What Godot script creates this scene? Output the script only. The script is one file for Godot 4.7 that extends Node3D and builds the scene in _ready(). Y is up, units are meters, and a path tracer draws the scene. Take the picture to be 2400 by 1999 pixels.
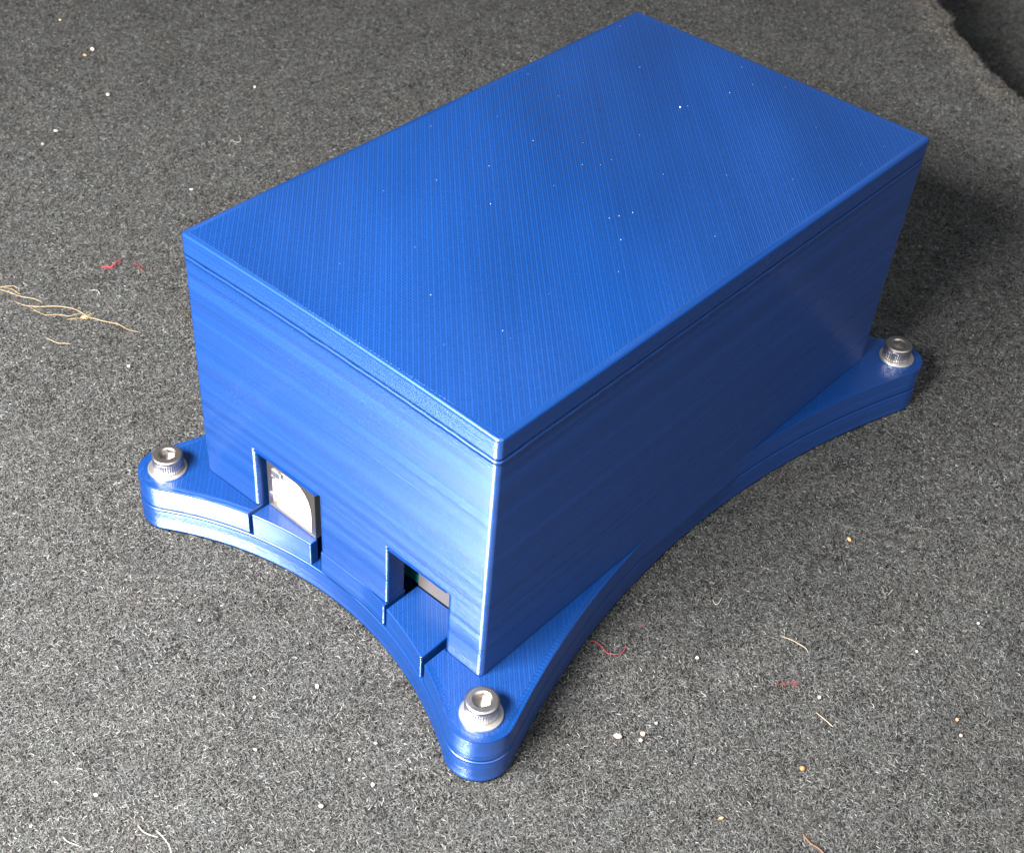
extends Node3D
# A blue printed project box with bolted corner ears, lying on dark felt carpet.
# Sizes are in millimetres (converted by MM); x runs along the connector end, z towards the viewer, y up.
# y = 0 of the millimetre space is the top of the mounting flange; the carpet pile tops out at y = -CARPET.

const MM := 0.001
const CARPET := 10.4
const HX := 33.5        # half width of the box
const HZ := 57.9        # half length of the box
const TOP := 50.5       # lid top
const SEAM := 46.4      # lid seam
const FLANGE := 5.2     # thickness of each of the two base layers
const OPEN_TOP := 13.6  # top of the connector openings
const USB_A := -19.6
const USB_B := -4.1
const JACK_A := 12.2
const JACK_B := 25.4
const BX := 38.1        # bolt positions
const BZ := 62.7
const EAR := 5.5
const LAYER := 0.32     # height of one printed layer
const BEAD := 1.0       # half the arc that the outside of a bead spans, in radians

var rng := RandomNumberGenerator.new()
var M := {}
var taken := {}


func _ready() -> void:
	rng.seed = 20731
	setup_camera()
	setup_light()
	make_materials()
	build_carpet()
	build_box()
	build_litter()


# ------------------------------------------------------------------ camera and light

func setup_camera() -> void:
	var cam := Camera3D.new()
	cam.name = "camera"
	var b := Basis(Vector3(0.73698, 0.055024, -0.67367), Vector3(-0.490803, 0.728837, -0.477398), Vector3(0.464728, 0.682473, 0.564144))
	cam.transform = Transform3D(b.orthonormalized(), mm(118.748, 174.343, 163.827))
	var lens := CameraAttributesPhysical.new()
	lens.frustum_focal_length = 4.0
	lens.frustum_focus_distance = 0.246
	lens.frustum_near = 0.02
	lens.frustum_far = 20.0
	lens.exposure_aperture = 4.5
	cam.attributes = lens
	cam.set_frustum(0.0122794, Vector2(0.00035936, 0.00045291), 0.02, 20.0)
	add_child(cam)
	cam.current = true


func setup_light() -> void:
	var e := Environment.new()
	e.background_mode = Environment.BG_COLOR
	e.background_color = Color(0.41, 0.425, 0.455)
	e.tonemap_mode = Environment.TONE_MAPPER_LINEAR
	e.tonemap_exposure = 1.0
	e.sdfgi_enabled = true
	e.ssao_enabled = true
	e.ssil_enabled = true
	var we := WorldEnvironment.new()
	we.name = "world_environment"
	we.environment = e
	add_child(we)
	# the daylit window that the picture was taken beside: in front and to the left, above the carpet
	var win := AreaLight3D.new()
	win.name = "window_light"
	win.area_size = Vector2(0.20, 0.07)
	win.area_normalize_energy = true
	win.light_energy = 1.8
	win.light_color = Color(1.0, 0.99, 0.975)
	win.area_range = 6.0
	win.area_attenuation = 2.0
	win.shadow_enabled = true
	add_child(win)
	# the pale ceiling and far window of the room: weak, wide light from overhead on the right
	var room := AreaLight3D.new()
	room.name = "room_light"
	room.area_size = Vector2(0.9, 0.9)
	room.area_normalize_energy = true
	room.light_energy = 0.9
	room.light_color = Color(0.97, 0.985, 1.0)
	room.area_range = 6.0
	room.area_attenuation = 2.0
	room.shadow_enabled = true
	add_child(room)
	room.look_at_from_position(mm(480, 560, 120), mm(0, 0, 0), Vector3.UP)
	win.look_at_from_position(mm(-17, 250, 290), mm(-17, 0, 150), Vector3.UP)


# ------------------------------------------------------------------ small helpers

func mm(x: float, y: float, z: float) -> Vector3:
	return Vector3(x, y + CARPET, z) * MM


func numbered(called: String) -> String:
	if not taken.has(called):
		taken[called] = 0
		return called
	taken[called] += 1
	return "%s_%03d" % [called, taken[called]]


func thing(called: String, label: String, category: String, group := "") -> Node3D:
	var o := Node3D.new()
	o.name = numbered(called)
	add_child(o)
	tag(o, label, category, group)
	return o


func tag(o: Node3D, label: String, category := "", group := "", kind := "") -> void:
	if label != "":
		o.set_meta("label", label)
	if category != "":
		o.set_meta("category", category)
	if group != "":
		o.set_meta("group", group)
	if kind != "":
		o.set_meta("kind", kind)


func part(called: String, mesh: Mesh, mat: Material, parent: Node3D, label := "") -> MeshInstance3D:
	var o := MeshInstance3D.new()
	o.name = called
	o.mesh = mesh
	o.material_override = mat
	parent.add_child(o, true)
	if label != "":
		o.set_meta("label", label)
	return o


func two_part(called: String, upright: Soup, level: Soup, parent: Node3D) -> MeshInstance3D:
	var mesh := level.done(upright.done())
	mesh.surface_set_material(0, M.side)
	mesh.surface_set_material(1, M.level)
	var o := MeshInstance3D.new()
	o.name = called
	o.mesh = mesh
	parent.add_child(o, true)
	return o


func solo(called: String, mesh: Mesh, mat: Material, label: String, category: String, group := "") -> MeshInstance3D:
	var o := MeshInstance3D.new()
	o.name = numbered(called)
	o.mesh = mesh
	o.material_override = mat
	add_child(o)
	tag(o, label, category, group)
	return o


# Triangle soup with normals and texture coordinates; points in millimetres.
class Soup:
	var v := PackedVector3Array()
	var n := PackedVector3Array()
	var uv := PackedVector2Array()
	var c := PackedColorArray()
	var colored := false

	func tri(a: Vector3, b: Vector3, d: Vector3, na: Vector3, nb: Vector3, nd: Vector3, ua: Vector2, ub: Vector2, ud: Vector2) -> void:
		if (b - a).cross(d - a).dot(na + nb + nd) > 0.0:  # front faces run clockwise
			v.append_array([a, d, b])
			n.append_array([na, nd, nb])
			uv.append_array([ua, ud, ub])
		else:
			v.append_array([a, b, d])
			n.append_array([na, nb, nd])
			uv.append_array([ua, ub, ud])

	func quad(a: Vector3, b: Vector3, d: Vector3, e: Vector3, na: Vector3, nb: Vector3, nd: Vector3, ne: Vector3, ua: Vector2, ub: Vector2, ud: Vector2, ue: Vector2) -> void:
		tri(a, b, d, na, nb, nd, ua, ub, ud)
		tri(a, d, e, na, nd, ne, ua, ud, ue)

	func flat(a: Vector3, b: Vector3, d: Vector3, e: Vector3, nn: Vector3, ua := Vector2(0, 0), ub := Vector2(1, 0), ud := Vector2(1, 1), ue := Vector2(0, 1)) -> void:
		quad(a, b, d, e, nn, nn, nn, nn, ua, ub, ud, ue)

	func done(onto: ArrayMesh = null) -> ArrayMesh:
		var a := []
		a.resize(Mesh.ARRAY_MAX)
		var p := PackedVector3Array()
		p.resize(v.size())
		for i in v.size():
			p[i] = (v[i] + Vector3(0, 10.4, 0)) * 0.001
		a[Mesh.ARRAY_VERTEX] = p
		a[Mesh.ARRAY_NORMAL] = n
		a[Mesh.ARRAY_TEX_UV] = uv
		if colored:
			a[Mesh.ARRAY_COLOR] = c
		var m := ArrayMesh.new() if onto == null else onto
		m.add_surface_from_arrays(Mesh.PRIMITIVE_TRIANGLES, a)
		return m


# A closed outline with a normal at every point. Corners sharper than 20 degrees are rounded by r.
func outline(raw: PackedVector2Array, r: float, hole := false) -> Dictionary:
	var poly := PackedVector2Array()
	for i in raw.size():
		if raw[i].distance_to(raw[(i + 1) % raw.size()]) > 0.004:
			poly.append(raw[i])
	if Geometry2D.is_polygon_clockwise(poly):
		poly.reverse()
	var k := poly.size()
	var pos := PackedVector2Array()
	var nrm := PackedVector2Array()
	var s := -1.0 if hole else 1.0
	for i in k:
		var p := poly[i]
		var da := p - poly[(i + k - 1) % k]
		var db := poly[(i + 1) % k] - p
		var ea := da.normalized()
		var eb := db.normalized()
		var na := Vector2(ea.y, -ea.x)
		var nb := Vector2(eb.y, -eb.x)
		if Geometry2D.is_polygon_clockwise(poly):
			na = -na
			nb = -nb
		var turn := ea.angle_to(eb)
		if absf(turn) < deg_to_rad(20.0):
			pos.append(p)
			nrm.append((na + nb).normalized() * s)
			continue
		var cut := minf(r * tan(absf(turn) / 2.0), 0.45 * minf(da.length(), db.length()))
		var rr := cut / tan(absf(turn) / 2.0)
		var start := p - ea * cut
		var c := start - na * rr * signf(turn) * (1.0 if na.dot(Vector2(ea.y, -ea.x)) > 0 else -1.0)
		var side := (start - c).normalized()
		for j in 5:
			var t := turn * j / 4.0
			pos.append(c + side.rotated(t) * rr)
			nrm.append(na.rotated(t) * s)
	return {"pos": pos, "nrm": nrm}


# How far layer number k of the print stands out or back, in mm (the same all round the part).
func layer_step(k: int) -> float:
	var h := hash(k * 7919 + 13) % 1000 / 1000.0
	var g := hash(k / 5 * 104729 + 7) % 1000 / 1000.0
	return 0.006 * h + 0.006 * g


# How round that layer's outside came out.
func layer_round(k: int) -> float:
	var h := hash(k * 6421 + 99) % 1000 / 1000.0
	var g := hash(k / 4 * 15485863 + 3) % 1000 / 1000.0
	return 0.82 + 0.12 * h + 0.14 * g


# Upright wall along an outline, with an eased top (ct) and bottom (cb) edge. Its face is the stack of
# rounded beads that the printer laid.
func skirt(st: Soup, o: Dictionary, y0: float, y1: float, ct := 0.0, cb := 0.0, beads := true) -> void:
	var bands := []  # pairs of [y, inset, tilt of the normal]
	if cb > 0.0:
		bands.append([[y0, cb, -1.3], [y0 + 0.3 * cb, 0.3 * cb, -0.8]])
		bands.append([[y0 + 0.3 * cb, 0.3 * cb, -0.8], [y0 + cb, 0.02, -0.3]])
	var lo := y0 + cb
	var hi := y1 - ct
	if beads:
		var n := maxi(1, roundi((hi - lo) / LAYER))
		var half := (hi - lo) / n * 0.5
		for k in n:
			var mid := lo + half * (2 * k + 1)
			var back := layer_step(roundi((mid + 20.0) / LAYER))
			var bead := BEAD * layer_round(roundi((mid + 20.0) / LAYER))
			var rr := half / sin(bead)
			var angles := [-bead, -0.4 * bead, 0.4 * bead, bead]
			for w in 3:
				var pair := []
				for t: float in [angles[w], angles[w + 1]]:
					pair.append([mid + rr * sin(t), back + rr * (1.0 - cos(t)), t])
				bands.append(pair)
	else:
		bands.append([[lo, 0.0, 0.0], [hi, 0.0, 0.0]])
	if ct > 0.0:
		bands.append([[hi, 0.02, 0.3], [y1 - 0.3 * ct, 0.3 * ct, 0.8]])
		bands.append([[y1 - 0.3 * ct, 0.3 * ct, 0.8], [y1, ct, 1.3]])
	var pos: PackedVector2Array = o.pos
	var nrm: PackedVector2Array = o.nrm
	var along := 0.0
	for i in pos.size():
		var j := (i + 1) % pos.size()
		var step := pos[i].distance_to(pos[j])
		for b: Array in bands:
			var q := []
			for w in [[i, 0, along], [j, 0, along + step], [j, 1, along + step], [i, 1, along]]:
				var row: Array = b[w[1]]
				var flat2: Vector2 = pos[w[0]] - nrm[w[0]] * row[1]
				q.append(Vector3(flat2.x, row[0], flat2.y))
				q.append(Vector3(nrm[w[0]].x * cos(row[2]), sin(row[2]), nrm[w[0]].y * cos(row[2])))
				q.append(Vector2(row[0], w[2]))
			st.quad(q[0], q[3], q[6], q[9], q[1], q[4], q[7], q[10], q[2], q[5], q[8], q[11])
		along += step


# The same outline in short steps, pushed out by an uneven bead.
func uneven(o: Dictionary) -> Dictionary:
	var noise := FastNoiseLite.new()
	noise.seed = 41
	noise.frequency = 0.22
	var pos := PackedVector2Array()
	var nrm := PackedVector2Array()
	var way := 0.0
	for i in o.pos.size():
		var j: int = (i + 1) % o.pos.size()
		var a: Vector2 = o.pos[i]
		var b: Vector2 = o.pos[j]
		var n := maxi(1, int(a.distance_to(b) / 0.7))
		for k in n:
			var t := k / float(n)
			var nn: Vector2 = o.nrm[i].lerp(o.nrm[j], t).normalized()
			pos.append(a.lerp(b, t) + nn * (0.08 + 0.16 * maxf(0.0, noise.get_noise_1d(way + t * a.distance_to(b)) + 0.15)))
			nrm.append(nn)
		way += a.distance_to(b)
	return {"pos": pos, "nrm": nrm}


func inset(o: Dictionary, by: float) -> PackedVector2Array:
	var r := PackedVector2Array()
	for i in o.pos.size():
		r.append(o.pos[i] - o.nrm[i] * by)
	return r


# Level face; the printed lines run along the diagonal, so u is taken across them.
func cap(st: Soup, poly: PackedVector2Array, y: float, up := true) -> void:
	var nn := Vector3.UP if up else Vector3.DOWN
	var t := Geometry2D.triangulate_polygon(poly)
	for i in range(0, t.size(), 3):
		var q := []
		for k in 3:
			var p := poly[t[i + k]]
			q.append(Vector3(p.x, y, p.y))
			q.append(Vector2((p.x - p.y) * 0.70711 + 80.0, (p.x + p.y) * 0.70711 + 80.0))
		st.tri(q[0], q[2], q[4], nn, nn, nn, q[1], q[3], q[5])


# Level band whose printed lines follow the curve rim (u = distance from it, v = way along it).
func rim_cap(st: Soup, poly: PackedVector2Array, y: float, rim: PackedVector2Array) -> void:
	var t := Geometry2D.triangulate_polygon(poly)
	for i in range(0, t.size(), 3):
		var q := []
		for k in 3:
			var p := poly[t[i + k]]
			var best := 1e9
			var way := 0.0
			var at := 0.0
			for j in rim.size():
				var a := rim[j]
				var b := rim[(j + 1) % rim.size()]
				var c := Geometry2D.get_closest_point_to_segment(p, a, b)
				if c.distance_to(p) < best:
					best = c.distance_to(p)
					at = way + a.distance_to(c)
				way += a.distance_to(b)
			q.append(Vector3(p.x, y, p.y))
			q.append(Vector2(best, at))
		st.tri(q[0], q[2], q[4], Vector3.UP, Vector3.UP, Vector3.UP, q[1], q[3], q[5])


# The plan of the box, grown by g; the printed end wall has drawn in a little along its middle.
func plan(g := 0.0) -> PackedVector2Array:
	var r := PackedVector2Array([Vector2(-HX - g, -HZ - g), Vector2(HX + g, -HZ - g)])
	for i in 13:
		var t := 1.0 - i / 6.0
		r.append(Vector2((HX + g) * t, HZ + g - 0.5 * (1.0 - t * t)))
	return r


func rect(x0: float, z0: float, x1: float, z1: float) -> PackedVector2Array:
	return PackedVector2Array([Vector2(x0, z0), Vector2(x1, z0), Vector2(x1, z1), Vector2(x0, z1)])


# The base outline: four bolt ears joined by hollow arcs, grown by g.
func flange_curve(g := 0.0) -> PackedVector2Array:
	var rf := 65.4 - g
	var rs := 181.9 - g
	var cf := 57.1 + 65.4
	var cs := 32.8 + 181.9
	var ear := EAR + g
	var r := PackedVector2Array()
	# first quadrant (x > 0, z > 0): from the middle of the end to the middle of the long side
	var q := PackedVector2Array()
	var d1 := (Vector2(BX, BZ) - Vector2(0, cf)).angle()
	for i in 25:
		var a := lerp_angle(-PI / 2, d1, i / 24.0)
		q.append(Vector2(0, cf) + Vector2.from_angle(a) * rf)
	var d2 := (Vector2(BX, BZ) - Vector2(cs, 0)).angle()
	var e0 := d1 + PI
	var e1 := d2 - PI
	while e1 > e0:
		e1 -= TAU
	for i in range(1, 32):
		q.append(Vector2(BX, BZ) + Vector2.from_angle(lerpf(e0, e1, i / 32.0)) * ear)
	var a1 := PI
	if d2 < 0:
		d2 += TAU
	for i in 31:
		q.append(Vector2(cs, 0) + Vector2.from_angle(lerpf(d2, a1, i / 30.0)) * rs)
	for s in [[1, 1, false], [1, -1, true], [-1, -1, false], [-1, 1, true]]:
		var w := q.duplicate()
		if s[2]:
			w.reverse()
		for p in w:
			r.append(Vector2(p.x * s[0], p.y * s[1]))
	return r


# ------------------------------------------------------------------ materials

func picture(w: int, h: int, f: Callable) -> ImageTexture:
	var data := PackedByteArray()
	data.resize(w * h)
	for y in h:
		for x in w:
			data[y * w + x] = int(clampf(f.call(x, y), 0.0, 1.0) * 255.0)
	return ImageTexture.create_from_image(Image.create_from_data(w, h, false, Image.FORMAT_L8, data))


func plastic(tone: Texture2D, lines: Texture2D, size: Vector2, depth_mm: float, rough: Texture2D, roughness: float, aniso: float) -> StandardMaterial3D:
	var m := StandardMaterial3D.new()
	m.albedo_color = Color(0.002, 0.038, 0.182).linear_to_srgb()
	m.metallic = 0.5
	m.albedo_texture = tone
	m.roughness = roughness
	m.roughness_texture = rough
	m.metallic_specular = 0.46
	m.clearcoat_enabled = true
	m.clearcoat = 0.65
	m.clearcoat_roughness = 0.22
	if lines:
		m.anisotropy_enabled = true
		m.anisotropy = aniso
		m.heightmap_enabled = true
		m.heightmap_texture = lines
		m.heightmap_scale = depth_mm * 0.1
	m.uv1_scale = Vector3(1.0 / size.x, 1.0 / size.y, 1.0)
	return m


func make_materials() -> void:
	var slow := FastNoiseLite.new()
	slow.seed = 5
	slow.frequency = 0.006
	slow.fractal_octaves = 3
	var fine := FastNoiseLite.new()
	fine.seed = 9
	fine.frequency = 0.09
	var streak := FastNoiseLite.new()
	streak.seed = 23
	streak.frequency = 0.5
	# level faces: 0.8 mm pairs of laid lines, 160 mm of them over 2000 pixels
	var amp := []
	for i in 420:
		amp.append([rng.randf_range(0.75, 1.0) * (1.0 if i % 2 == 0 else 0.62), rng.randf_range(-0.04, 0.04)])
	var flat_lines := func(x: int, y: int) -> float:
		var t := x / 2000.0 * 160.0 / 0.4
		var i := int(t)
		var w := absf(t - i - 0.5) * 2.0
		var weave := 0.17 * sin(y / 1000.0 * 160.0 / 0.8 * TAU + (PI if i % 2 == 0 else 0.0)) * (0.6 + 0.8 * slow.get_noise_2d(x * 0.4, y * 0.4))
		var k: float = amp[i][0] * (0.85 + 0.35 * slow.get_noise_2d(x * 0.3 + 900.0, y * 0.1))
		return 0.1 + k * 0.66 * sqrt(maxf(0.0, 1.0 - w * w)) + weave + 0.05 * fine.get_noise_2d(x * 0.6, y * 0.3)
	var flat_tex := picture(2000, 1000, flat_lines)
	var flat_rough := func(x: int, y: int) -> float:
		return 0.78 + 0.36 * slow.get_noise_2d(x * 1.3 + 40.0, y * 0.45) + 0.10 * fine.get_noise_2d(x * 2.0, y * 2.0)
	var flat_rough_tex := picture(500, 500, flat_rough)
	# upright faces: sheen that varies along the laid layers
	var lay := []
	for i in 660:
		lay.append(rng.randf_range(-0.07, 0.07))
	var layer_rough := func(x: int, y: int) -> float:
		return 0.78 + lay[x / 3] + 0.7 * lay[300 + x / 12] + 0.10 * streak.get_noise_2d(y * 0.01, x * 0.5) + 0.08 * slow.get_noise_2d(x * 1.2, y * 0.8 + 300.0)
	# the filament came out a shade lighter or darker from layer to layer
	var layer_tone := func(x: int, y: int) -> float:
		var drift: float = streak.get_noise_2d(y * 0.006 + (x / 6) * 37.0, 11.0)
		return 0.90 + 0.45 * lay[100 + x / 2] + 0.6 * lay[450 + x / 8] + 0.05 * drift
	var layer_tone_tex := picture(400, 400, layer_tone)
	var flat_tone := func(x: int, y: int) -> float:
		return 0.88 + 0.5 * (amp[x * 400 / 1000][0] - 0.75) * 0.4 + 0.08 * slow.get_noise_2d(x * 0.9 + 700.0, y * 0.5) + 0.10 * fine.get_noise_2d(x * 5.0, y * 5.0)
	var flat_tone_tex := picture(1000, 600, flat_tone)
	var layer_rough_tex := picture(640, 400, layer_rough)
	M.side = plastic(layer_tone_tex, null, Vector2(64, 400), 0.0, layer_rough_tex, 0.40, 0.0)
	M.level = plastic(flat_tone_tex, flat_tex, Vector2(160, 160), 0.14, flat_rough_tex, 0.62, 0.4)
	M.steel = StandardMaterial3D.new()
	M.steel.albedo_color = Color(0.55, 0.53, 0.515)
	M.steel.metallic = 1.0
	M.steel.roughness = 0.38
	M.zinc = StandardMaterial3D.new()
	M.zinc.albedo_color = Color(0.74, 0.73, 0.72)
	M.zinc.metallic = 1.0
	M.zinc.roughness = 0.42
	M.shell = StandardMaterial3D.new()
	M.shell.albedo_color = Color(0.62, 0.59, 0.56)
	M.shell.metallic = 1.0
	M.shell.roughness = 0.38
	M.white = matte(Color(0.84, 0.80, 0.79), 0.35)
	M.black = matte(Color(0.24, 0.225, 0.215), 0.6)
	M.board = matte(Color(0.03, 0.30, 0.32), 0.4)
	M.copper = matte(Color(0.75, 0.75, 0.72), 0.3)
	M.copper.metallic = 1.0


func matte(c: Color, roughness: float) -> StandardMaterial3D:
	var m := StandardMaterial3D.new()
	m.albedo_color = c
	m.roughness = roughness
	return m


# ------------------------------------------------------------------ the carpet

var swell := FastNoiseLite.new()


func fold(x: float, z: float) -> float:  # way past the crest of the fold at the far right, in mm
	var s := (x + 31.0) * 0.68 - (z + 219.5) * 0.73
	var along := (x + 31.0) * 0.73 + (z + 219.5) * 0.68
	var curl := clampf(along, -70.0, 70.0)
	return s - 0.0035 * curl * curl + 2.2 * swell.get_noise_2d(along * 2.2, 40.0)


func ground(x: float, z: float) -> float:
	var h := 0.5 * swell.get_noise_2d(x, z)
	var s := fold(x, z)
	h += 6.0 * smoothstep(-40.0, -3.0, s) - 40.0 * smoothstep(-2.0, 16.0, s) + 12.0 * smoothstep(18.0, 60.0, s)
	return h


func build_carpet() -> void:
	swell.seed = 3
	swell.frequency = 0.02
	var root := Node3D.new()
	root.name = "carpet"
	add_child(root)
	tag(root, "dark charcoal grey felt carpet under the blue box", "", "", "structure")
	# backing
	var noise := FastNoiseLite.new()
	noise.seed = 77
	noise.frequency = 0.12
	noise.fractal_octaves = 4
	var nt := NoiseTexture2D.new()
	nt.width = 1024
	nt.height = 1024
	nt.seamless = true
	nt.noise = noise
	var ramp := Gradient.new()
	ramp.set_color(0, Color(0.05, 0.048, 0.046))
	ramp.set_color(1, Color(0.22, 0.215, 0.21))
	nt.color_ramp = ramp
	var bt := NoiseTexture2D.new()
	bt.width = 1024
	bt.height = 1024
	bt.seamless = true
	bt.noise = noise
	var back := StandardMaterial3D.new()
	back.albedo_texture = nt
	back.roughness = 1.0
	back.metallic_specular = 0.1
	back.heightmap_enabled = true
	back.heightmap_texture = bt
	back.heightmap_scale = 0.06
	back.uv1_scale = Vector3(1.0 / 60.0, 1.0 / 60.0, 1.0)
	var a := []
	a.resize(Mesh.ARRAY_MAX)
	var v := PackedVector3Array()
	var uv := PackedVector2Array()
	var idx := PackedInt32Array()
	var x0 := -640.0
	var z0 := -640.0
	var step := 5.0
	var nn := 256
	for i in nn + 1:
		for j in nn + 1:
			var x := x0 + i * step
			var z := z0 + j * step
			v.append(Vector3(x, ground(x, z) - 0.95, z) * MM)
			uv.append(Vector2(x, z))
	for i in nn:
		for j in nn:
			var p := i * (nn + 1) + j
			idx.append_array([p, p + nn + 1, p + 1, p + 1, p + nn + 1, p + nn + 2])
	a[Mesh.ARRAY_VERTEX] = v
	a[Mesh.ARRAY_TEX_UV] = uv
	a[Mesh.ARRAY_INDEX] = idx
	var am := ArrayMesh.new()
	am.add_surface_from_arrays(Mesh.PRIMITIVE_TRIANGLES, a)
	var t := SurfaceTool.new()
	t.create_from(am, 0)
	t.generate_normals()
	part("carpet_backing", t.commit(), back, root)
	# pile: tufts of curled felt fibres
	var felt := StandardMaterial3D.new()
	felt.vertex_color_use_as_albedo = true
	felt.roughness = 0.75
	felt.metallic_specular = 0.35
	felt.cull_mode = BaseMaterial3D.CULL_DISABLED
	var kinds := 6
	var spots := []
	for k in kinds:
		spots.append([])
	var cell := 2.6
	var x := -460.0
	while x < 330.0:
		var z := -480.0
		while z < 300.0:
			var px := x + rng.randf() * cell
			var pz := z + rng.randf() * cell
			if not (absf(px) < 29.0 and absf(pz) < 54.0):
				spots[rng.randi() % kinds].append(Vector2(px, pz))
			z += cell
		x += cell
	var tone := FastNoiseLite.new()
	tone.seed = 31
	tone.frequency = 0.05
	for k in kinds:
		var mmesh := MultiMesh.new()
		mmesh.transform_format = MultiMesh.TRANSFORM_3D
		mmesh.use_colors = true
		mmesh.mesh = tuft()
		mmesh.instance_count = spots[k].size()
		for i in spots[k].size():
			var p: Vector2 = spots[k][i]
			var h := ground(p.x, p.y)
			var up := Vector3(ground(p.x - 1.0, p.y) - ground(p.x + 1.0, p.y), 2.0, ground(p.x, p.y - 1.0) - ground(p.x, p.y + 1.0)).normalized()
			var side := up.cross(Vector3(0.3, 0.1, 1.0)).normalized()
			var b := Basis(side, up, side.cross(up)) * Basis(Vector3.UP, rng.randf() * TAU)
			var big := rng.randf_range(0.9, 1.12)
			mmesh.set_instance_transform(i, Transform3D(b.scaled_local(Vector3(big, rng.randf_range(0.85, 1.15), big)), Vector3(p.x, h - 0.82, p.y) * MM))
			var g := 1.0 + 0.12 * tone.get_noise_2d(p.x, p.y) + rng.randf_range(-0.08, 0.08)
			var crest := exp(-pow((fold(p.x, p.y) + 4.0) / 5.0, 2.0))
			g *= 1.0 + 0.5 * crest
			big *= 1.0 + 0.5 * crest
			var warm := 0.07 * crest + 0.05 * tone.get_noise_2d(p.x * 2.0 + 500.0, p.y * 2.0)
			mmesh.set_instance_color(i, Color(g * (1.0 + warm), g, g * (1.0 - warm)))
		var o := MultiMeshInstance3D.new()
		o.name = "pile"
		o.multimesh = mmesh
		o.material_override = felt
		root.add_child(o, true)
		o.set_meta("kind", "stuff")


# One tuft: curled ribbons of fibre in a patch a few millimetres wide, most lying down.
func tuft() -> ArrayMesh:
	var v := PackedVector3Array()
	var n := PackedVector3Array()
	var c := PackedColorArray()
	for f in 230:
		var a := rng.randf() * TAU
		var at := Vector2.from_angle(rng.randf() * TAU) * sqrt(rng.randf()) * 3.1
		var p := Vector3(at.x, rng.randf_range(0.0, 0.65), at.y)
		var long := rng.randf_range(0.35, 1.0)
		var bend := rng.randf_range(-1.9, 1.9)
		var rise := rng.randf_range(-0.1, 0.75)
		var wide := rng.randf_range(0.026, 0.045)
		var r := rng.randf()
		var g := lerpf(0.010, 0.088, r * sqrt(r))
		if rng.randf() < 0.025:
			g = rng.randf_range(0.10, 0.18)
		var col := Color(g * rng.randf_range(0.95, 1.05), g, g * rng.randf_range(0.92, 1.03))
		var tilt := rng.randf_range(-0.9, 0.9)
		var segs := 3
		var last := []
		for s in segs + 1:
			var t := s / float(segs)
			var d := a + bend * t
			var side := Vector3(-sin(d), 0, cos(d)) * cos(tilt) + Vector3.UP * sin(tilt)
			var fwd := Vector3(cos(d), rise * (1.0 - 2.0 * t), sin(d)).normalized()
			side = (side - fwd * side.dot(fwd)).normalized()
			var nn := side.cross(fwd)
			if nn.y < 0:
				nn = -nn
			var w := wide * (1.0 if s < segs else 0.4)
			var cur := [p - side * w, p + side * w, nn]
			if s > 0:
				v.append_array([last[0], cur[0], last[1], last[1], cur[0], cur[1]])
				n.append_array([last[2], nn, last[2], last[2], nn, nn])
				for q in 6:
					c.append(col)
			last = cur
			p += fwd * long / segs
	for i in v.size():
		v[i] *= MM
	var arr := []
	arr.resize(Mesh.ARRAY_MAX)
	arr[Mesh.ARRAY_VERTEX] = v
	arr[Mesh.ARRAY_NORMAL] = n
	arr[Mesh.ARRAY_COLOR] = c
	var m := ArrayMesh.new()
	m.add_surface_from_arrays(Mesh.PRIMITIVE_TRIANGLES, arr)
	return m


# ------------------------------------------------------------------ the box

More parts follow.
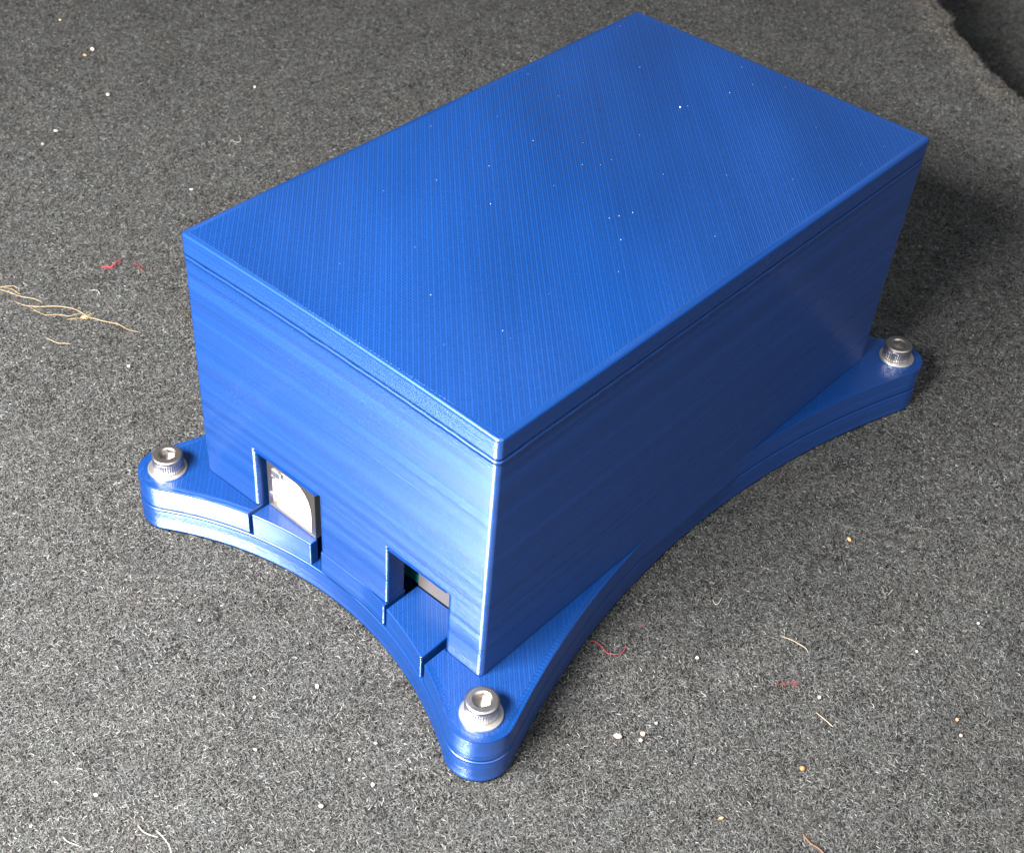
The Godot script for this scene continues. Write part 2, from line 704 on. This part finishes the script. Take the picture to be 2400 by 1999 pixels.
func build_box() -> void:
	var box := thing("project_box", "blue printed plastic project box bolted together at four corner ears", "project box")
	var curve := flange_curve()
	var body := plan()
	var usb_slot := rect(USB_A, 30, USB_B, 90)
	var jack_slot := rect(JACK_A, 30, JACK_B, 90)
	var hollow := rect(-HX + 3.0, -HZ + 3.0, HX - 3.0, HZ - 4.9)

	# --- case: flange layer, slotted wall layer, full wall layer
	var wall := Soup.new()
	var level := Soup.new()
	var layer_one: Array = Geometry2D.merge_polygons(curve, body)
	var solid := PackedVector2Array()
	for p: PackedVector2Array in layer_one:
		if p.size() > solid.size():
			solid = p
	var low: Array = cut([cut_hole(solid, hollow)], [usb_slot, jack_slot])
	for p: PackedVector2Array in low:
		skirt(wall, outline(p, 0.35), -FLANGE + 0.05, 0.0, 0.2, 0.25)
	var ring: Array = cut([cut_hole(body, hollow)], [usb_slot, jack_slot])
	for p: PackedVector2Array in ring:
		skirt(wall, outline(p, 0.9), 0.0, OPEN_TOP)
	var outer := outline(body, 0.9)
	skirt(wall, outer, OPEN_TOP, SEAM - 0.75)
	# the last layers under the lid squeezed out a little
	skirt(wall, uneven(outline(plan(0.06), 1.0)), SEAM - 0.75, SEAM, 0.26, 0.3, false)
	skirt(wall, outline(hollow, 0.4, true), OPEN_TOP, SEAM, 0.0, 0.0, false)
	for s in [usb_slot, jack_slot]:  # undersides of the lintels
		for p: PackedVector2Array in Geometry2D.intersect_polygons(rect(-HX, HZ - 4.9, HX, HZ), s):
			cap(wall, p, OPEN_TOP, false)
	# flange tops: rim lines first, then the diagonal infill
	var inner := flange_curve(-1.15)
	var ears: Array = cut(Geometry2D.clip_polygons(curve, outline(body, 0.9).pos), [usb_slot, jack_slot])
	for p: PackedVector2Array in ears:
		for q: PackedVector2Array in Geometry2D.clip_polygons(p, inner):
			rim_cap(level, q, 0.0, curve)
		for q: PackedVector2Array in Geometry2D.intersect_polygons(p, inner):
			cap(level, q, 0.0)
	two_part("case", wall, level, box)

	# --- lid
	var lid := Soup.new()
	var lid_top := Soup.new()
	var lo := outline(plan(0.1), 0.95)
	skirt(lid, lo, SEAM + 0.06, TOP, 0.45, 0.3)
	cap(lid, inset(lo, 0.3), SEAM + 0.06, false)
	var rim := inset(lo, 0.45)
	var mid := rect(-HX + 1.1, -HZ + 1.1, HX - 1.1, HZ - 1.1)
	for k in 4:  # mitred rim of lines along the edges
		var sx := [[-1, -1, 1, -1], [1, -1, 1, 1], [1, 1, -1, 1], [-1, 1, -1, -1]][k] as Array
		var wedge := PackedVector2Array([Vector2(sx[0] * (HX + 9), sx[1] * (HZ + 9)), Vector2(sx[2] * (HX + 9), sx[3] * (HZ + 9)), Vector2(sx[2] * (HX - 9), sx[3] * (HZ - 9)), Vector2(sx[0] * (HX - 9), sx[1] * (HZ - 9))])
		for q: PackedVector2Array in Geometry2D.intersect_polygons(rim, wedge):
			for w: PackedVector2Array in Geometry2D.clip_polygons(q, mid):
				rim_cap(lid_top, w, TOP, lo.pos)
	cap(lid_top, mid, TOP)
	two_part("lid", lid, lid_top, box)

	# --- base plate with the two tongues that close the openings
	var base := Soup.new()
	var base_level := Soup.new()
	var bo := outline(flange_curve(0.12), 0.3)
	skirt(base, bo, -2.0 * FLANGE, -FLANGE - 0.03, 0.25, 0.3)
	cap(base_level, inset(bo, 0.25), -FLANGE - 0.03)
	cap(base_level, inset(bo, 0.3), -2.0 * FLANGE, false)
	for s in [[USB_A + 0.6, -6.5, 55.6], [JACK_A + 0.65, 24.1, 50.95]]:
		for p: PackedVector2Array in Geometry2D.intersect_polygons(curve, rect(s[0], s[2], s[1], 90)):
			var to := outline(p, 0.3)
			skirt(base, to, -FLANGE - 0.03, -0.05, 0.22)
			cap(base_level, inset(to, 0.22), -0.05)
	two_part("base_plate", base, base_level, box)

	# --- the electronics that show through the openings
	build_board(box)

	# --- bolts and washers
	var bolt_mesh := bolt_shape()
	var washer_mesh := washer_shape()
	for s in [[-1, 1, "socket head bolt beside the left opening", 0.35], [1, 1, "socket head bolt nearest the camera", 0.12], [1, -1, "socket head bolt at the far right ear", 0.80], [-1, -1, "socket head bolt at the ear behind the box", 0.5]]:
		var b := part("bolt", bolt_mesh, M.steel, box, s[2])
		b.position = Vector3(BX * s[0], 0, BZ * s[1]) * MM
		b.rotation.y = s[3]
		var w := part("washer", washer_mesh, M.zinc, b)
		w.position = Vector3([-0.35, 0.2, -0.15, 0.1][int(s[0] + 1) / 2 + int(s[1] + 1)] * MM, 0, 0.15 * MM)


# A polygon with a hole, opened by a hair-thin cut at its back so that it stays one outline.
func cut_hole(solid: PackedVector2Array, hole: PackedVector2Array) -> PackedVector2Array:
	return PackedVector2Array() if solid.is_empty() else _ringed(solid, hole)


func _ringed(solid: PackedVector2Array, hole: PackedVector2Array) -> PackedVector2Array:
	var r := solid
	var slit := rect(-0.004, -200, 0.004, 0)
	var opened: Array = Geometry2D.clip_polygons(r, slit)
	for p: PackedVector2Array in opened:
		if p.size() > 3:
			r = p
			break
	for p: PackedVector2Array in Geometry2D.clip_polygons(r, hole):
		if not Geometry2D.is_polygon_clockwise(p):
			return p
	return r


func cut(polys: Array, slots: Array) -> Array:
	var now := polys
	for s in slots:
		var next := []
		for p in now:
			for q: PackedVector2Array in Geometry2D.clip_polygons(p, s):
				if q.size() > 2:
					next.append(q)
		now = next
	return now


func slab(st: Soup, lo: Vector3, hi: Vector3) -> void:
	var c := []
	for i in 8:
		c.append(Vector3(hi.x if i & 1 else lo.x, hi.y if i & 2 else lo.y, hi.z if i & 4 else lo.z))
	st.flat(c[0], c[1], c[3], c[2], Vector3.FORWARD)
	st.flat(c[4], c[5], c[7], c[6], Vector3.BACK)
	st.flat(c[0], c[2], c[6], c[4], Vector3.LEFT)
	st.flat(c[1], c[3], c[7], c[5], Vector3.RIGHT)
	st.flat(c[0], c[1], c[5], c[4], Vector3.DOWN)
	st.flat(c[2], c[3], c[7], c[6], Vector3.UP)


func build_board(box: Node3D) -> void:
	var st := Soup.new()
	slab(st, Vector3(-26.5, -1.75, -20), Vector3(26.8, -0.15, 49.5))
	var board := part("circuit_board", st.done(), M.board, box)
	# square socket: folded metal shell, arched mouth, white insert
	var shell := Soup.new()
	var x0 := -18.75
	var x1 := -6.7
	var y0 := 0.05
	var y1 := 10.95
	var face := 55.9
	slab(shell, Vector3(x0, y0, 40.0), Vector3(x0 + 0.3, y1, face))
	slab(shell, Vector3(x1 - 0.3, y0, 40.0), Vector3(x1, y1, face))
	slab(shell, Vector3(x0 + 0.3, y1 - 0.3, 40.0), Vector3(x1 - 0.3, y1, face))
	slab(shell, Vector3(x0 + 0.3, y0, 40.0), Vector3(x1 - 0.3, y0 + 0.3, face))
	var mouth := PackedVector2Array([Vector2(-17.6, 0.75), Vector2(-7.85, 0.75), Vector2(-7.85, 5.2), Vector2(-8.0, 6.4), Vector2(-8.5, 7.8), Vector2(-9.3, 8.9), Vector2(-10.3, 9.7), Vector2(-11.6, 10.05), Vector2(-15.2, 10.05), Vector2(-16.4, 9.4), Vector2(-17.1, 8.2), Vector2(-17.6, 6.6)])
	var plate := rect(x0 + 0.3, y0 + 0.3, x1 - 0.3, y1 - 0.3)
	var halves := [rect(-30, -5, -12.6, 20), rect(-12.6, -5, 10, 20)]
	for hp in halves:
		for a: PackedVector2Array in Geometry2D.intersect_polygons(plate, hp):
			for q: PackedVector2Array in Geometry2D.clip_polygons(a, mouth):
				var t := Geometry2D.triangulate_polygon(q)
				for i in range(0, t.size(), 3):
					var w := []
					for k in 3:
						w.append(Vector3(q[t[i + k]].x, q[t[i + k]].y, face - 0.05))
					shell.tri(w[0], w[1], w[2], Vector3.BACK, Vector3.BACK, Vector3.BACK, Vector2.ZERO, Vector2.RIGHT, Vector2.ONE)
	for i in mouth.size():
		var a := mouth[i]
		var b := mouth[(i + 1) % mouth.size()]
		var nn := Vector3(b.y - a.y, a.x - b.x, 0).normalized()
		shell.flat(Vector3(a.x, a.y, face - 0.05), Vector3(b.x, b.y, face - 0.05), Vector3(b.x, b.y, face - 0.9), Vector3(a.x, a.y, face - 0.9), nn)
	var sock := part("usb_socket", shell.done(), M.shell, box)
	var ins := Soup.new()
	var tt := Geometry2D.triangulate_polygon(mouth)
	for i in range(0, tt.size(), 3):
		var w := []
		for k in 3:
			w.append(Vector3(mouth[tt[i + k]].x, mouth[tt[i + k]].y, face - 0.9))
		ins.tri(w[0], w[1], w[2], Vector3.BACK, Vector3.BACK, Vector3.BACK, Vector2.ZERO, Vector2.RIGHT, Vector2.ONE)
	part("socket_insert", ins.done(), M.white, sock)
	var tab := Soup.new()
	slab(tab, Vector3(-17.3, 8.3, face - 0.05), Vector3(-15.3, 9.5, face + 0.22))
	slab(tab, Vector3(-17.6, 7.5, face - 0.05), Vector3(-16.6, 7.9, face + 0.12))
	slab(tab, Vector3(-18.3, 2.6, face - 0.05), Vector3(-17.3, 3.4, face + 0.12))
	part("spring_tab", tab.done(), M.zinc, sock)
	# round power socket: dark block with a barrel hole
	var jk := Soup.new()
	slab(jk, Vector3(13.0, 0.05, 37.0), Vector3(22.0, 11.0, 50.9))
	part("power_socket", jk.done(), M.black, box)
	var cp := Soup.new()
	lathe(cp, Vector3(10.6, -0.1, 44.5), [[2.6, 0.0], [2.6, 2.1], [2.3, 2.4], [2.2, 2.4], [0.0, 2.5]], 24)
	part("capacitor", cp.done(), M.copper, board)


# Surface of revolution about y; profile rows are [radius, height].
func lathe(st: Soup, at: Vector3, prof: Array, n: int, wobble := 0.0, wob_rows := [0, 0]) -> void:
	for k in prof.size() - 1:
		var d := Vector2(prof[k + 1][0] - prof[k][0], prof[k + 1][1] - prof[k][1]).normalized()
		var nr := Vector2(d.y, -d.x)
		for i in n:
			var q := []
			for w in [[i, k], [i + 1, k], [i + 1, k + 1], [i, k + 1]]:
				var a: float = TAU * w[0] / n
				var r: float = prof[w[1]][0]
				if wobble > 0.0 and w[1] >= wob_rows[0] and w[1] <= wob_rows[1] and int(w[0]) % 2 == 1:
					r -= wobble
				q.append(at + Vector3(cos(a) * r, prof[w[1]][1], sin(a) * r))
				q.append(Vector3(cos(a) * nr.x, nr.y, sin(a) * nr.x))
				q.append(Vector2(a, prof[w[1]][1]))
			if wobble > 0.0 and k >= wob_rows[0] and k < wob_rows[1]:  # knurl: flat facets
				var fn: Vector3 = (q[3] - q[0]).cross(q[9] - q[0]).normalized()
				if fn.dot(q[1]) < 0:
					fn = -fn
				for w in [1, 4, 7, 10]:
					q[w] = fn
			st.quad(q[0], q[3], q[6], q[9], q[1], q[4], q[7], q[10], q[2], q[5], q[8], q[11])


func bolt_shape() -> ArrayMesh:
	var st := Soup.new()
	var r := 2.75
	var y0 := 0.5
	var y1 := 3.45
	lathe(st, Vector3.ZERO, [[r - 0.15, y0], [r, y0 + 0.15], [r, y1 - 0.75], [r - 0.03, y1 - 0.72], [r - 0.03, y1 - 0.34], [r - 0.10, y1 - 0.16], [r - 0.24, y1 - 0.05], [r - 0.40, y1], [1.62, y1]], 84, 0.07, [1, 2])
	# hexagonal socket with a countersunk mouth
	var hexr := 1.25 / cos(PI / 6)
	for i in 48:
		var a0 := TAU * i / 48.0
		var a1 := TAU * (i + 1) / 48.0
		var h := []
		for a in [a0, a1]:
			var w := fposmod(a, PI / 3) - PI / 6
			h.append(1.25 / cos(w))
		var p0 := Vector3(cos(a0), 0, sin(a0))
		var p1 := Vector3(cos(a1), 0, sin(a1))
		var yt := Vector3(0, y1, 0)
		var ym := Vector3(0, y1 - 0.16, 0)
		var yb := Vector3(0, y1 - 1.5, 0)
		var cn0 := (Vector3.UP - p0 * 0.6).normalized()
		var cn1 := (Vector3.UP - p1 * 0.6).normalized()
		st.quad(p0 * 1.62 + yt, p1 * 1.62 + yt, p1 * h[1] + ym, p0 * h[0] + ym, cn0, cn1, cn1, cn0, Vector2.ZERO, Vector2.RIGHT, Vector2.ONE, Vector2.DOWN)
		var fa := floorf((a0 + 0.001) / (PI / 3)) * PI / 3 + PI / 6
		var fn := -Vector3(cos(fa), 0, sin(fa))
		st.flat(p0 * h[0] + ym, p1 * h[1] + ym, p1 * h[1] + yb, p0 * h[0] + yb, fn)
		st.tri(p0 * h[0] + yb, p1 * h[1] + yb, yb - Vector3(0, 0.3, 0), Vector3.UP, Vector3.UP, Vector3.UP, Vector2.ZERO, Vector2.RIGHT, Vector2.ONE)
	return st.done()


func washer_shape() -> ArrayMesh:
	var st := Soup.new()
	lathe(st, Vector3.ZERO, [[3.42, 0.0], [3.5, 0.06], [3.5, 0.36], [3.44, 0.46], [3.30, 0.5], [1.7, 0.5]], 72)
	return st.done()


# ------------------------------------------------------------------ threads, hairs and crumbs on the carpet

func tube(path: Array, r: float, lift := 0.0, twist := 0.0) -> Soup:
	# path: flat list of x, z pairs in mm
	var c := Curve3D.new()
	var k := path.size() / 2
	for i in k:
		var x: float = path[2 * i]
		var z: float = path[2 * i + 1]
		var y := -CARPET + ground(x, z) + 0.12 + lift * sin(PI * (i + 0.4) / k) + rng.randf_range(-0.08, 0.08)
		var p := Vector3(x, y, z)
		var pa := Vector3(path[2 * maxi(i - 1, 0)], y, path[2 * maxi(i - 1, 0) + 1])
		var pb := Vector3(path[2 * mini(i + 1, k - 1)], y, path[2 * mini(i + 1, k - 1) + 1])
		c.add_point(p, (pa - pb) / 6.0, (pb - pa) / 6.0)
	c.bake_interval = 0.25
	var pts := c.get_baked_points()
	var st := Soup.new()
	var last := []
	for i in pts.size():
		var d := (pts[mini(i + 1, pts.size() - 1)] - pts[maxi(i - 1, 0)]).normalized()
		var s := d.cross(Vector3.UP).normalized()
		var u := s.cross(d)
		var t := i / float(pts.size() - 1)
		var rr := r * (0.45 + 0.55 * minf(1.0, 6.0 * minf(t, 1.0 - t) + 0.1)) * (1.0 + twist * sin(i * 1.7))
		var cur := []
		for j in 6:
			var a := TAU * j / 6.0
			var nn := s * cos(a) + u * sin(a)
			cur.append(pts[i] + nn * rr)
			cur.append(nn)
		if i > 0:
			for j in 6:
				var q := (j + 1) % 6
				st.quad(last[2 * j], last[2 * q], cur[2 * q], cur[2 * j], last[2 * j + 1], last[2 * q + 1], cur[2 * q + 1], cur[2 * j + 1], Vector2.ZERO, Vector2.RIGHT, Vector2.ONE, Vector2.DOWN)
		last = cur
	return st


func fuzz(st: Soup, path: Array, count: int, spread: float) -> void:  # loose ends standing off a yarn
	var k := path.size() / 2
	for f in count:
		var t := rng.randf() * (k - 1.001)
		var i := int(t)
		var x := lerpf(path[2 * i], path[2 * i + 2], t - i) + rng.randfn() * spread * 0.4
		var z := lerpf(path[2 * i + 1], path[2 * i + 3], t - i) + rng.randfn() * spread * 0.4
		var a := rng.randf() * TAU
		var l := spread * rng.randf_range(0.6, 1.6)
		var s := tube([x, z, x + cos(a) * l * 0.5, z + sin(a) * l * 0.5, x + cos(a + 0.6) * l, z + sin(a + 0.6) * l], 0.03, 0.2)
		st.v.append_array(s.v)
		st.n.append_array(s.n)
		st.uv.append_array(s.uv)


func crumb(x: float, z: float, size: Vector3, turn: float, round_ := false) -> Soup:
	# a lump with an uneven surface, half sunk in the pile
	var st := Soup.new()
	var bump := FastNoiseLite.new()
	bump.seed = rng.randi() % 1000
	bump.frequency = 0.9
	var at := Vector3(x, -CARPET + ground(x, z) + size.y * 0.35, z)
	var rows := 7
	var cols := 11
	var p := []
	for i in rows + 1:
		for j in cols + 1:
			var a := PI * i / rows
			var b := TAU * (j % cols) / cols
			var d := Vector3(sin(a) * cos(b), cos(a), sin(a) * sin(b))
			var k := 1.0 + (0.12 if round_ else 0.5) * bump.get_noise_3dv(d * 1.3)
			p.append(at + (d * k * size * 0.5).rotated(Vector3.UP, turn))
	for i in rows:
		for j in cols:
			var q: Array = [p[i * (cols + 1) + j], p[i * (cols + 1) + j + 1], p[(i + 1) * (cols + 1) + j + 1], p[(i + 1) * (cols + 1) + j]]
			var mid: Vector3 = (q[0] + q[1] + q[2] + q[3]) / 4.0
			var nn := []
			for w in q:
				nn.append(((w - at) / size / size).normalized() if round_ else ((w - at) / size / size).normalized().lerp((mid - at).normalized(), 0.5).normalized())
			st.quad(q[0], q[1], q[2], q[3], nn[0], nn[1], nn[2], nn[3], Vector2.ZERO, Vector2.RIGHT, Vector2.ONE, Vector2.DOWN)
	return st


func strand(called: String, path: Array, r: float, mat: Material, label: String, category: String, lift := 0.3) -> void:
	solo(called, tube(path, r, lift).done(), mat, label, category)


func build_litter() -> void:
	var red := matte(Color(0.44, 0.09, 0.14), 0.8)
	var dull_red := matte(Color(0.33, 0.10, 0.12), 0.8)
	var straw := matte(Color(0.54, 0.46, 0.33), 0.55)
	var blond := matte(Color(0.52, 0.46, 0.38), 0.45)
	var pale := matte(Color(0.54, 0.52, 0.49), 0.6)
	var white := matte(Color(0.62, 0.60, 0.56), 0.7)
	var cream := matte(Color(0.62, 0.54, 0.45), 0.7)
	var tan_ := matte(Color(0.62, 0.45, 0.28), 0.7)
	var orange := matte(Color(0.62, 0.30, 0.16), 0.7)
	var brown := matte(Color(0.28, 0.17, 0.10), 0.7)

	# red lint
	var p1 := [-109.2, 26.9, -108.2, 26.4, -107.3, 25.5, -108.0, 24.3, -108.7, 22.3]
	var s := tube(p1, 0.12, 0.2, 0.3)
	fuzz(s, p1, 26, 0.9)
	solo("red_thread", s.done(), red, "thickest, brightest piece of fuzzy red yarn, left of the box", "thread")
	var p2 := [-105.5, 21.1, -104.3, 20.9, -102.5, 21.2, -100.3, 21.5]
	s = tube(p2, 0.08, 0.1, 0.3)
	fuzz(s, p2, 10, 0.7)
	solo("red_thread", s.done(), dull_red, "thin faded red yarn between the bright red yarn and the box", "thread")
	var p3 := [36.5, 32.6, 37.4, 31.9, 38.7, 32.2, 40.2, 32.5, 41.4, 31.9, 42.0, 30.9, 41.8, 29.6, 41.3, 28.7]
	solo("red_thread", tube(p3, 0.085, 0.2, 0.25).done(), red, "curled red thread coming out from under the long side of the box", "thread")
	strand("red_thread", [39.5, 24.3, 40.0, 23.6, 40.8, 23.2], 0.08, dull_red, "shortest bit of red thread, just above the curled red thread", "thread", 0.1)
	var p5 := [65.0, 16.8, 66.0, 16.2, 66.7, 14.9, 67.6, 14.6]
	s = tube(p5, 0.06, 0.1, 0.3)
	fuzz(s, p5, 14, 0.7)
	solo("lint_tuft", s.done(), dull_red, "dull red wisp of lint out on the carpet right of the box", "lint")

	# the dry rootlet at the left edge, one branching thing
	var root := thing("dry_rootlet", "branching straw-coloured rootlet with a knot, below the bright red yarn", "rootlet")
	part("stem", tube([-110.9, 48.1, -108.9, 47.8, -107.0, 46.9, -105.2, 45.3, -103.4, 43.1, -101.7, 41.8, -99.8, 40.9, -98.0, 40.5, -96.4, 40.4, -95.4, 40.4, -94.1, 39.8, -91.9, 38.5, -89.8, 37.2, -88.4, 36.8, -86.8, 36.5, -84.7, 35.5], 0.055, 0.7).done(), straw, root)
	part("branch", tube([-107.0, 46.9, -105.4, 46.8, -103.9, 46.6, -102.6, 46.3, -101.5, 45.4, -100.6, 44.1, -98.9, 42.8, -98.5, 41.6, -98.0, 40.2], 0.042, 0.4).done(), straw, root)
	part("branch", tube([-95.4, 40.4, -96.5, 41.3, -97.5, 42.3, -98.4, 43.6], 0.04, 0.2).done(), straw, root)
	part("branch", tube([-96.6, 40.4, -97.2, 39.6, -97.4, 38.6], 0.035, 0.2).done(), straw, root)
	var knot := tube([-96.8, 40.2, -96.2, 40.7, -97.0, 41.0, -96.2, 39.9], 0.08, 0.2)
	fuzz(knot, [-97.2, 40.4, -95.8, 40.6], 16, 0.8)
	part("knot", knot.done(), straw, root)
	var root2 := thing("dry_rootlet", "forked straw-coloured rootlet running in from the left picture edge", "rootlet")
	part("stem", tube([-118.5, 49.2, -116.1, 48.1, -114.6, 47.7, -113.1, 47.2, -111.5, 46.8, -110.0, 45.9, -108.6, 44.9, -107.3, 44.3, -106.4, 44.2], 0.05, 0.5).done(), straw, root2)
	part("branch", tube([-118.8, 48.4, -116.9, 47.6, -116.1, 46.7, -115.3, 45.5, -114.3, 45.2, -113.3, 45.0], 0.045, 0.4).done(), straw, root2)
	part("branch", tube([-116.0, 46.7, -114.6, 46.2, -112.7, 46.0, -112.0, 45.8], 0.04, 0.2).done(), straw, root2)

	# hairs
	strand("hair", [-96.3, 50.4, -94.6, 50.2, -92.9, 49.7, -91.8, 48.8, -91.0, 47.9], 0.055, blond, "pale curved hair just below the branching rootlet", "hair")
	strand("hair", [-103.3, 34.2, -102.8, 33.5, -101.8, 33.2, -100.4, 33.7], 0.05, pale, "small whitish hook of hair between red yarn and rootlet", "hair")
	strand("hair", [-129.8, -26.8, -131.2, -28.8, -129.9, -28.9, -129.1, -29.8, -130.6, -31.2, -132.0, -31.9], 0.05, pale, "zigzag pale hair left of the upper lid edge", "hair")
	strand("hair", [59.6, 7.9, 61.2, 7.5, 62.9, 7.3, 64.1, 7.3, 64.8, 7.7], 0.055, blond, "longest pale curved hair, right of the box above the red wisp", "hair")
	strand("hair", [72.8, 17.7, 74.3, 17.9, 76.4, 18.1], 0.055, blond, "short blond hair beside the white speck, right of the red wisp", "hair")
	strand("hair", [45.9, 9.4, 46.7, 10.2, 47.3, 10.1, 47.2, 9.2, 46.9, 8.1], 0.05, pale, "looped pale hair close to the long side of the box", "hair")
	strand("hair", [67.9, -13.9, 67.9, -14.9, 67.9, -16.0], 0.055, blond, "shortest straight pale hair, on the open carpet at the right", "hair", 0.1)
	strand("hair", [10.8, 108.1, 12.2, 108.3, 13.7, 107.8, 14.5, 107.3], 0.05, pale, "left of two crossing pale hairs at the bottom of the carpet", "hair")
	strand("hair", [13.3, 106.8, 14.6, 106.8, 16.6, 107.0, 18.0, 107.6], 0.05, pale, "right of two crossing pale hairs at the bottom of the carpet", "hair")
	strand("hair", [4.5, 117.0, 5.8, 117.0, 7.4, 116.2], 0.05, pale, "single pale bent hair nearest the lower left corner", "hair")
	strand("twig", [83.8, 38.8, 85.6, 39.5, 86.9, 39.4, 88.6, 39.6], 0.14, brown, "brown sliver of twig at the bottom right of the carpet", "twig", 0.4)

	# crumbs: x, z, length, height, depth, turn, material, name, label
	for c in [
		[-194.3, -32.3, 2.6, 0.9, 1.4, 2.6, white, "crumb", "largest white crumb near the upper left corner of the carpet"],
		[-192.7, -28.7, 1.9, 0.6, 0.9, 0.4, tan_, "splinter", "orange-tan splinter beside the large white crumb at upper left"],
		[-213.5, -35.4, 1.1, 0.7, 0.7, 0.9, cream, "crumb", "tiny cream crumb farthest into the upper left corner"],
		[-170.6, -20.1, 1.3, 1.0, 1.2, 0.0, white, "crumb", "round white crumb alone at the upper left, below the largest one"],
		[-164.1, 0.5, 2.1, 0.6, 1.0, 0.7, cream, "flake", "ragged cream flake near the left edge, above the tan sliver"],
		[-160.9, 6.6, 1.4, 0.5, 0.6, 0.5, cream, "splinter", "pale tan sliver near the left edge, below the ragged cream flake"],
		[-120.5, -7.4, 1.5, 0.5, 0.7, 0.6, cream, "splinter", "pale tan sliver beside the lid's left long edge"],
		[-148.3, -51.1, 1.0, 0.8, 0.8, 0.0, white, "crumb", "white speck above the zigzag hair at the top"],
		[-77.1, 43.7, 1.2, 0.7, 0.9, 0.3, white, "flake", "white flake between the rootlet and the left bolt"],
		[51.8, 22.2, 0.9, 0.7, 0.7, 0.0, white, "crumb", "white speck right of the curled red thread"],
		[71.5, 14.6, 0.9, 0.9, 0.9, 0.0, white, "crumb", "bright round white speck below the red wisp"],
		[52.3, 44.7, 2.1, 1.1, 1.3, 0.5, cream, "crumb", "largest cream crumb, lower right of the nearest bolt"],
		[54.9, 41.5, 1.2, 1.0, 1.1, 0.2, cream, "crumb", "upper of two small cream crumbs beside the largest cream crumb"],
		[55.4, 42.7, 1.0, 0.8, 0.8, 0.9, cream, "crumb", "lower of two small cream crumbs beside the largest cream crumb"],
		[55.1, 38.2, 0.7, 0.7, 0.7, 0.0, white, "crumb", "tiny white speck just above the two small cream crumbs"],
		[77.2, 28.6, 1.25, 1.2, 1.25, 0.0, orange, "seed", "round orange seed at the lower right"],
		[73.2, 45.2, 1.5, 0.6, 0.55, 1.0, tan_, "splinter", "upright tan splinter at the bottom, left of the twig"],
		[55.3, -21.5, 1.9, 0.5, 1.0, 2.5, tan_, "flake", "pale tan flake on open carpet right of the box"],
		[78.3, -6.1, 0.7, 0.6, 0.7, 0.0, white, "crumb", "nearer of two white specks on the right-hand carpet"],
		[83.0, -19.6, 0.7, 0.6, 0.7, 0.0, white, "crumb", "farther of two white specks on the right-hand carpet"],
		[90.5, 2.0, 0.8, 0.7, 0.8, 0.0, tan_, "crumb", "tan speck near the right edge, above another cream one"],
		[92.5, 4.4, 0.8, 0.7, 0.7, 0.0, cream, "crumb", "cream speck near the right edge, below the tan one"],
		[-14.1, 76.3, 0.9, 0.6, 0.7, 0.5, white, "crumb", "small white crumb just in front of the left base curve"],
		[10.5, 71.8, 1.2, 0.9, 0.9, 2.4, white, "crumb", "oval white crumb left of the nearest ear"],
		[4.9, 80.4, 0.8, 0.6, 0.7, 0.0, white, "crumb", "faint white crumb left of the oval white crumb"],
		[12.8, 87.0, 0.9, 0.6, 0.6, 0.6, white, "crumb", "white grain between the oval crumb and the lowest oval crumb"],
		[25.4, 72.9, 0.9, 0.6, 0.6, 0.6, cream, "crumb", "cream grain closest to the left side of the nearest ear"],
		[24.7, 77.9, 0.7, 0.6, 0.7, 0.0, cream, "crumb", "smallest cream grain below the one closest to the nearest ear"],
		[30.6, 78.6, 0.9, 0.8, 0.9, 0.0, white, "crumb", "white grain straight below the nearest ear"],
		[27.7, 86.7, 1.2, 0.7, 0.8, 0.8, white, "crumb", "lowest oval white crumb, below the nearest ear"],
		[-0.4, 119.2, 0.6, 0.5, 0.6, 0.0, white, "crumb", "white speck nearest the lower left corner"],
		[2.0, 109.3, 1.2, 0.6, 0.8, 0.4, pale, "flake", "greyish white flake above the single bent hair"],
	]:
		solo(c[7], crumb(c[0], c[1], Vector3(c[2], c[3], c[4]) * 0.68, c[5], c[7] == "seed").done(), c[6], c[8], c[7])

	# dust specks on the lid: too many and too small to count
	var d := Soup.new()
	for q in [[-13.9, 8.1, 0.06], [-5.9, 16.5, 0.07], [-14.3, -3.7, 0.06], [17.8, 39.9, 0.06], [4.6, 41.3, 0.06], [10.7, 3.7, 0.06], [10.0, 5.4, 0.06], [11.6, 1.3, 0.07], [15.1, 8.8, 0.06], [-0.9, -44.0, 0.07], [0.2, -49.9, 0.06], [-3.9, -32.6, 0.16]]:
		lathe(d, Vector3(q[0], TOP, q[1]), [[q[2], 0.0], [q[2] * 0.9, q[2] * 0.7], [0.0, q[2]]], 8)
	for i in 30:
		var r := rng.randf_range(0.03, 0.05)
		lathe(d, Vector3(rng.randf_range(-HX + 1, HX - 1), TOP, rng.randf_range(-HZ + 1, HZ - 1)), [[r, 0.0], [r * 0.9, r * 0.7], [0.0, r]], 6)
	var dust := MeshInstance3D.new()
	dust.name = "dust"
	dust.mesh = d.done()
	dust.material_override = matte(Color(0.52, 0.56, 0.62), 0.8)
	add_child(dust)
	tag(dust, "fine white dust specks scattered over the blue lid", "dust", "", "stuff")
